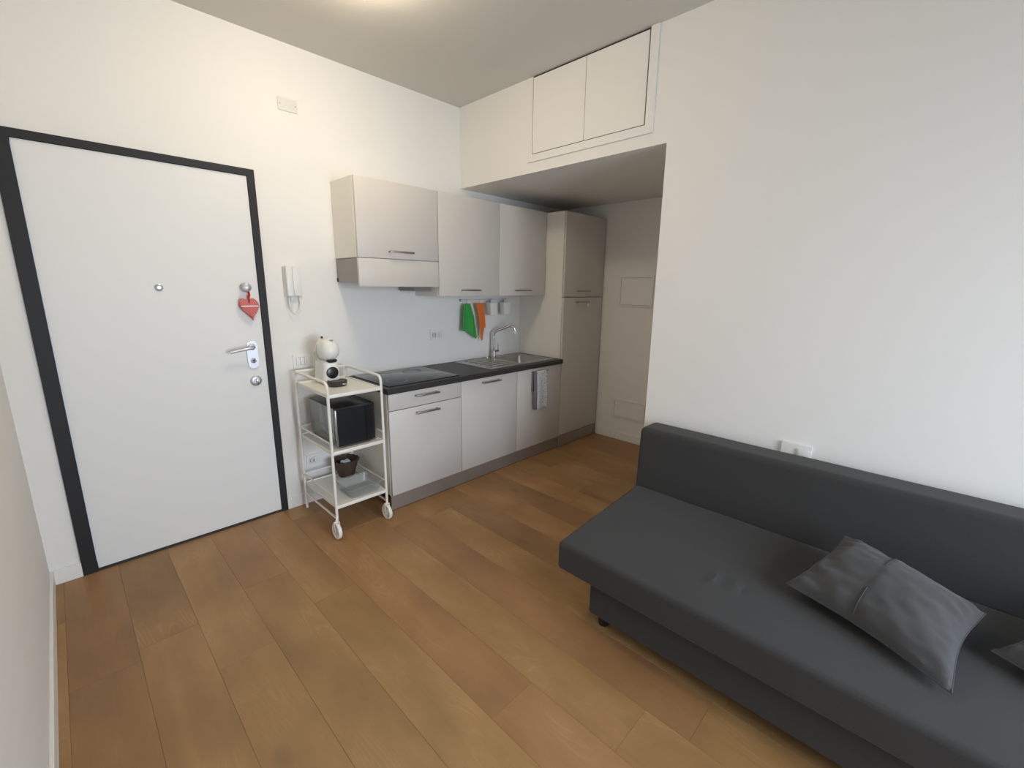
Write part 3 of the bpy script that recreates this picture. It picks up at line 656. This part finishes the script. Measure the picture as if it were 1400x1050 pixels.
for xx in (TX0, TX1):
    cx = xx-.018; b = bmesh.new(); cy = TY0-.030
    lathe(b, [(.020, -.006), (.040, -.006), (.047, -.011), (.050, -.008), (.050, .008), (.047, .011), (.040, .006), (.020, .006), (.016, .010), (.006, .010), (0, .010)], 32, (cx, cy, .0505), 'x')
    lathe(b, [(.020, -.006), (.016, -.010), (0, -.010)], 32, (cx, cy, .0505), 'x')
    wheel = obj('wheel', b, 'tmetal', t)
    b = bmesh.new()
    for s in (-1, 1): box(b, cx+s*.015-.0015, cx+s*.015+.0015, cy-.008, cy+.010, .040, .104, .0008)
    box(b, cx-.0165, cx+.0165, cy-.008, cy+.012, .1035, .107, .0008); tube(b, smooth_path([(cx, cy+.004, .106), (xx-.004, TY0-.008, .114), (xx, TY0+.004, .125)], .01), .007, 8)
    obj('fork', b, 'tmetal', t)
    b = bmesh.new(); lathe(b, [(0, -.018), (.004, -.018), (.004, .018), (0, .018)], 12, (cx, cy, .0505), 'x'); obj('axle', b, 'gplastic', t)
# coffee machine
cz = .8755
t = thing('coffee_machine', 'small white capsule coffee machine with round head, on the trolley top', 'coffee machine', (1.568, -.22, cz))
b = rbox(1.514, 1.622, -.285, -.110, cz+.002, cz+.158, .032, (4, 4, 4), fn=lambda x, y, z: (1.569+(x-1.569)*(1.05-.22*max(0, z-cz)/.16), y, z)); obj('body', b, 'wplastic', t)
b = bmesh.new()
hc = Vector((1.572, -.215, cz+.215))
seg, nr = 36, 22
rr = []
for j in range(nr+1):
    ph = math.pi*j/nr; ring = []
    for i in range(seg):
        a = 2*math.pi*i/seg; X = math.sin(ph)*math.cos(a); Y = math.sin(ph)*math.sin(a); Z = math.cos(ph)
        zz = Z*(.080 if Z > 0 else .064); k = 1 if Z > 0 else (1-.08*Z*Z)
        f_ = lambda v: math.copysign(abs(v)**.78, v)
        ring.append(b.verts.new(hc+Vector((f_(X)*.061*k, f_(Y)*.094*k, zz))))
    rr.append(ring)
for A, B in zip(rr, rr[1:]):
    for i in range(seg): b.faces.new([A[i], A[(i+1) % seg], B[(i+1) % seg], B[i]])
bmesh.ops.remove_doubles(b, verts=b.verts, dist=1e-5)
head = obj('head', b, 'wplastic', t)
b = bmesh.new(); tube(b, [hc+Vector((.0+.064*math.cos(a)*.96, .02, .078*math.sin(a))) for a in [math.radians(q) for q in range(-60, 241, 12)]], .0018, 6); obj('seam', b, 'gplastic', head)
b = bmesh.new(); lathe(b, [(0, .004), (.010, .004), (.013, .001), (.013, -.02), (0, -.02)], 20, (1.578, -.268, cz+.283), 'z'); obj('capsule_lever', b, 'gplastic', head)
b = bmesh.new(); lathe(b, [(0, .006), (.006, .006), (.007, 0), (.007, -.006), (0, -.006)], 14, (1.548, -.205, cz+.299), 'z'); obj('power_button', b, 'bplastic', head)
b = bmesh.new(); lathe(b, [(0, 0), (.026, .002), (.036, .014), (.030, .020), (0, .020)], 24, (1.572, -.272, cz+.142), 'z', 1, .55); obj('nozzle', b, 'bplastic', t)
b = bmesh.new(); lathe(b, [(0, .004), (.034, .004), (.0375, .002), (.038, -.003), (0, -.003)], 36, (1.566, -.2855, cz+.080), 'y'); obj('cup_recess_disc', b, 'bplastic', t)
b = bmesh.new(); lathe(b, [(0, .001), (.050, .001), (.058, .006), (.062, .030), (.059, .034), (.053, .030), (0, .029)], 40, (1.578, -.318, cz+.001), 'z', 1, .82); dt = obj('drip_tray', b, 'bbrown', t)
b = bmesh.new(); box(b, 1.588, 1.612, -.3705, -.366, cz+.013, cz+.019, .0008); obj('emblem', b, 'nickel', dt)
b = bmesh.new(); lathe(b, [(0, 0), (.046, 0), (.050, .004), (.050, .16), (.046, .168), (0, .170)], 28, (1.578, -.125, cz+.030), 'z', 1.1, .8)
obj('water_tank', b, 'tub', t)

# microwave
mz = .5285
t = thing('microwave', 'black microwave oven on the middle shelf of the trolley', 'microwave', (1.60, -.27, mz))
b = bmesh.new(); box(b, 1.480, 1.735, -.470, -.095, mz+.014, mz+.244, .004); obj('housing', b, 'bplastic', t)
obj('side_panel', bx(1.4765, 1.4798, -.455, -.097, mz+.018, mz+.240, bev=.001), 'mw_side', t)
b = bmesh.new(); zA, zB = mz+.012, mz+.243
prof = [(1.478, -.471), (1.478, -.504), (1.482, -.508), (1.656, -.510), (1.656, -.471)]
prism(b, prof, zA, zB, 'xy'); dr = obj('door', b, 'bplastic', t)
pr = [(1.6585, -.471), (1.6585, -.510)]+[(1.6585+.077*math.sin(math.radians(q)), -.471-.039*math.cos(math.radians(q))) for q in range(10, 91, 8)]
b = bmesh.new(); prism(b, pr, zA, zB, 'xy'); obj('control_panel', b, 'bplastic', t)
b = bmesh.new(); box(b, 1.4662, 1.4775, -.508, -.485, zA+.002, zB-.002, .002); obj('door_edge_trim', b, 'mw_side', t)
for (fx, fy) in ((1.50, -.46), (1.705, -.46), (1.50, -.12), (1.705, -.12)):
    b = bmesh.new(); lathe(b, [(0, 0), (.011, 0), (.013, .015), (0, .015)], 14, (fx, fy, mz-.0002)); obj('foot', b, 'bplastic', t)

# basket and what is in it
bz = .1855; bc = (1.670, -.150)
t = thing('wicker_basket', 'small dark brown wicker basket on the lower trolley shelf', 'basket', (bc[0], bc[1], bz))
b = bmesh.new(); prof = []
N_ = 12
for j in range(N_+1):
    h = j/N_; prof.append((.050+.035*h+(.0018 if j % 2 else -.0006), .112*h))
prof = [(0, 0)] + prof + [(.090, .118), (.087, .122), (.082, .116), (.046, .008), (0, .006)]
lathe(b, prof, 44, (bc[0], bc[1], bz)); 
for v in b.verts:
    a = math.atan2(v.co.y-bc[1], v.co.x-bc[0]); k = 1+.014*math.sin(a*22); v.co.x = bc[0]+(v.co.x-bc[0])*k; v.co.y = bc[1]+(v.co.y-bc[1])*k
obj('basket_wall', b, 'wicker', t)
b = bmesh.new(); rr_ = .086
tube(b, [(bc[0]+(rr_+.002*math.sin(a*14))*math.cos(a), bc[1]+(rr_+.002*math.sin(a*14))*math.sin(a), bz+.117+.0025*math.cos(a*14)) for a in [2*math.pi*q/84 for q in range(84)]], .0068, 8, closed=True)
obj('rim', b, 'wicker', t)
b = bmesh.new(); lathe(b, [(0, .050), (.044, .048), (.052, .052), (.058, .068), (.053, .080), (.040, .085), (0, .087)], 26, (1.668, -.156, bz)); o = obj('beige_napkins', b, 'inside'); tag(o, 'beige rolled napkin bundle in the wicker basket', 'napkin'); origin_to(o, (1.668, -.156, bz+.050))
for v in o.data.vertices: v.co.x += .003*noise.noise(v.co*60); v.co.y += .003*noise.noise(v.co*60+Vector((5, 0, 0)))
b = rbox(1.632, 1.692, -.190, -.140, bz+.0885, bz+.118, .011, (8, 8, 3), fn=lambda x, y, z: (x+.004*noise.noise(Vector((x*70, y*60, z*50))), y+.004*noise.noise(Vector((x*60, z*70, 3))), z+.005*max(0, (z-bz-.089)/.03)*noise.noise(Vector((x*55, y*55, 0)))))
o = obj('wrapped_packet', b, 'packet'); tag(o, 'pale blue and white wrapped packet lying in the basket', 'packet'); origin_to(o, (1.662, -.165, bz+.0885))
# translucent tub
t = thing('plastic_tub', 'translucent white plastic tub on the lower trolley shelf, before the basket', 'tub', (1.59, -.425, bz))
b = bmesh.new(); tx0, tx1, ty0, ty1 = 1.510, 1.736, -.538, -.322; prev = None
def rp(i_, z_, r): return [b.verts.new((u, v, z_)) for u, v in rrect(tx0+i_, tx1-i_, ty0+i_, ty1-i_, r, 5)]
for (i_, z_, r) in ((.016, bz+.001, .02), (.012, bz+.010, .022), (0, bz+.062, .025), (0, bz+.064, .025), (.003, bz+.064, .023), (.015, bz+.012, .02), (.02, bz+.004, .018)):
    cur = rp(i_, z_, r)
    if prev is None: b.faces.new(list(reversed(cur)))
    else:
        for i in range(len(cur)): b.faces.new([prev[i], prev[(i+1) % len(cur)], cur[(i+1) % len(cur)], cur[i]])
    prev = cur
b.faces.new(prev); obj('container', b, 'tub', t)
b = bmesh.new(); tube(b, [(u, v, bz+.065) for u, v in rrect(tx0, tx1, ty0, ty1, .025, 5)], .0030, 6, closed=True); obj('rim', b, 'tub', t)

# ------------------------------------------------------------------ sofa
t = thing('sofa_bed', 'charcoal grey fabric sofa bed without armrests against the right wall', 'sofa', (2.3, -2.9, 0))
SY_, SE_ = -1.862, -3.90
def dents(x, y, z):
    if z > .30:
        s = max(0, min(1, (z-.30)/.07)); dz = .0025*noise.noise(Vector((x*4, y*4, 0)))
        for (cx, cy, ax, L_, W_, A) in ((2.074, -2.512, 0, .060, .013, -.007), (2.074, -2.537, 0, .055, .012, .005), (2.085, -2.594, .05, .036, .013, -.006), (2.085, -2.615, 0, .04, .012, .005)):
            dx, dy = x-cx, y-cy; u = dx*math.cos(ax)+dy*math.sin(ax); v = -dx*math.sin(ax)+dy*math.cos(ax)
            dz -= A*math.exp(-(u/L_)**2-(v/W_)**2)
        z += s*dz
    return (x, y-.052*max(0, (2.63-x)/.80)*max(0, min(1, (y+2.5)/.6)), z)
b = rbox(1.832, 2.634, SE_, SY_, .248, .384, .020, (60, 120, 5), fn=dents); seat = obj('seat_cushion', b, 'sofa', t)
b = rbox(1.886, 2.690, SE_+.15, -2.060, .070, .2475, .012, (8, 20, 4)); obj('base', b, 'sofa', t)
def backf(x, y, z): return (x+(.020*(z-.30)/.4), y, z+.002*noise.noise(Vector((y*3, x*3, 0)))*(1 if z > .5 else 0))
b = rbox(2.636, 2.815, SE_, -1.842, .262, .722, .030, (8, 70, 14), fn=backf); obj('backrest', b, 'sofa', t)
b = rbox(2.700, 2.815, SE_+.15, -1.90, .12, .260, .012, (4, 10, 4)); obj('back_base', b, 'sofa', t)
for (lx, ly) in ((1.950, -2.105), (2.64, -2.105), (1.950, -3.70), (2.64, -3.70)):
    b = bmesh.new(); lathe(b, [(0, 0), (.022, 0), (.024, .004), (.028, .0705), (0, .0705)], 20, (lx, ly, 0)); obj('leg', b, 'leg', t)

def cushion(label, A, B, Cc, D, T, seed, fold=None, sag=0.35):
    A, B, Cc, D = map(Vector, (A, B, Cc, D)); n = 46
    nrm = (Cc-A).cross(B-D); nrm.normalize()
    if nrm.z < 0: nrm = -nrm
    ctr = (A+B+Cc+D)/4; b = bmesh.new(); grid = {}
    def P(i, j, s):
        u, v = i/n, j/n
        p = A*(1-u)*(1-v)+B*(1-u)*v+Cc*u*v+D*u*(1-v)
        pin = .105*((math.sin(math.pi*v)*(1-2*min(u, 1-u))**4)+(math.sin(math.pi*u)*(1-2*min(v, 1-v))**4))
        p = p+(ctr-p)*pin*.9
        h = (max(0, 1-abs(2*u-1)**2.6)*max(0, 1-abs(2*v-1)**2.6))**.55
        w = .5+.5*noise.noise(Vector((u*3+seed, v*3, seed)))
        hh = T*h*(.85+.25*w)*(1 if s > 0 else sag)
        if s > 0:
            edge = min(u, 1-u, v, 1-v); hh += .020*math.exp(-edge*7)*noise.noise(Vector((u*9+seed*3, v*13, 1.7)))*min(1, edge*20)
            hh += .0035*noise.noise(Vector((u*9+seed, v*9, 3)))*h
            if fold is not None and u > fold: hh += .0035*h
        return p+nrm*hh*s
    for s in (1, -1):
        for i in range(n+1):
            for j in range(n+1):
                if s < 0 and (i in (0, n) or j in (0, n)): grid[i, j, s] = grid[i, j, 1]
                else: grid[i, j, s] = b.verts.new(P(i, j, s))
        for i in range(n):
            for j in range(n):
                q = [grid[i, j, s], grid[i+1, j, s], grid[i+1, j+1, s], grid[i, j+1, s]]
                b.faces.new(q if s > 0 else list(reversed(q)))
    t = thing('throw_cushion', label, 'cushion', (ctr.x, ctr.y, .386), 'charcoal cushions on the sofa')
    cover = obj('cover', b, 'pillow', t)
    b = bmesh.new(); pts = [P(i, 0, 1) for i in range(n)]+[P(n, j, 1) for j in range(n)]+[P(i, n, 1) for i in range(n, 0, -1)]+[P(0, j, 1) for j in range(n, 0, -1)]
    tube(b, pts, .0022, 6, closed=True); obj('edge_seam', b, 'pillow', t)
    if fold is not None:
        b = bmesh.new(); jj = range(1, n); i0 = fold*n
        pts = [P(i0+.01, j, 1)+nrm*.0005 for j in jj if (j < n*.30 or j > n*.66)]
        k1 = [p for p, j in zip([P(i0+.01, j, 1) for j in jj], jj) if j < n*.30]; k2 = [p for p, j in zip([P(i0+.01, j, 1) for j in jj], jj) if j > n*.62]
        tube(b, k1, .0020, 6); obj('closure_seam', b, 'pillow', t); b = bmesh.new(); tube(b, k2, .0016, 6); obj('closure_seam', b, 'pillow', t)
    return t
cushion('charcoal cushion lying slanted in the middle of the sofa seat', (2.155, -2.737, .437), (2.600, -2.846, .493), (2.400, -3.254, .470), (1.996, -3.184, .409), .085, 1.3, fold=.44)
cushion('charcoal cushion cut off by the right edge of the photo', (2.265, -3.268, .425), (2.610, -3.500, .530), (2.42, -3.86, .51), (2.02, -3.62, .412), .065, 4.1)

# ------------------------------------------------------------------ ceiling light
LC = (1.475, -1.00)
t = thing('ceiling_light', 'round glowing ceiling light cut off by the top edge', 'light', (LC[0], LC[1], H))
b = bmesh.new(); lathe(b, [(0, -.001), (.150, -.001), (.150, -.028), (0, -.028)], 40, (LC[0], LC[1], H)); obj('base', b, 'wplastic', t)
b = bmesh.new(); lathe(b, [(.151, -.012), (.160, -.018), (.166, -.034), (.168, -.060), (.164, -.084), (.146, -.108), (.108, -.128), (.055, -.139), (0, -.141)], 44, (LC[0], LC[1], H)); obj('lamp_shade', b, 'lamp', t)
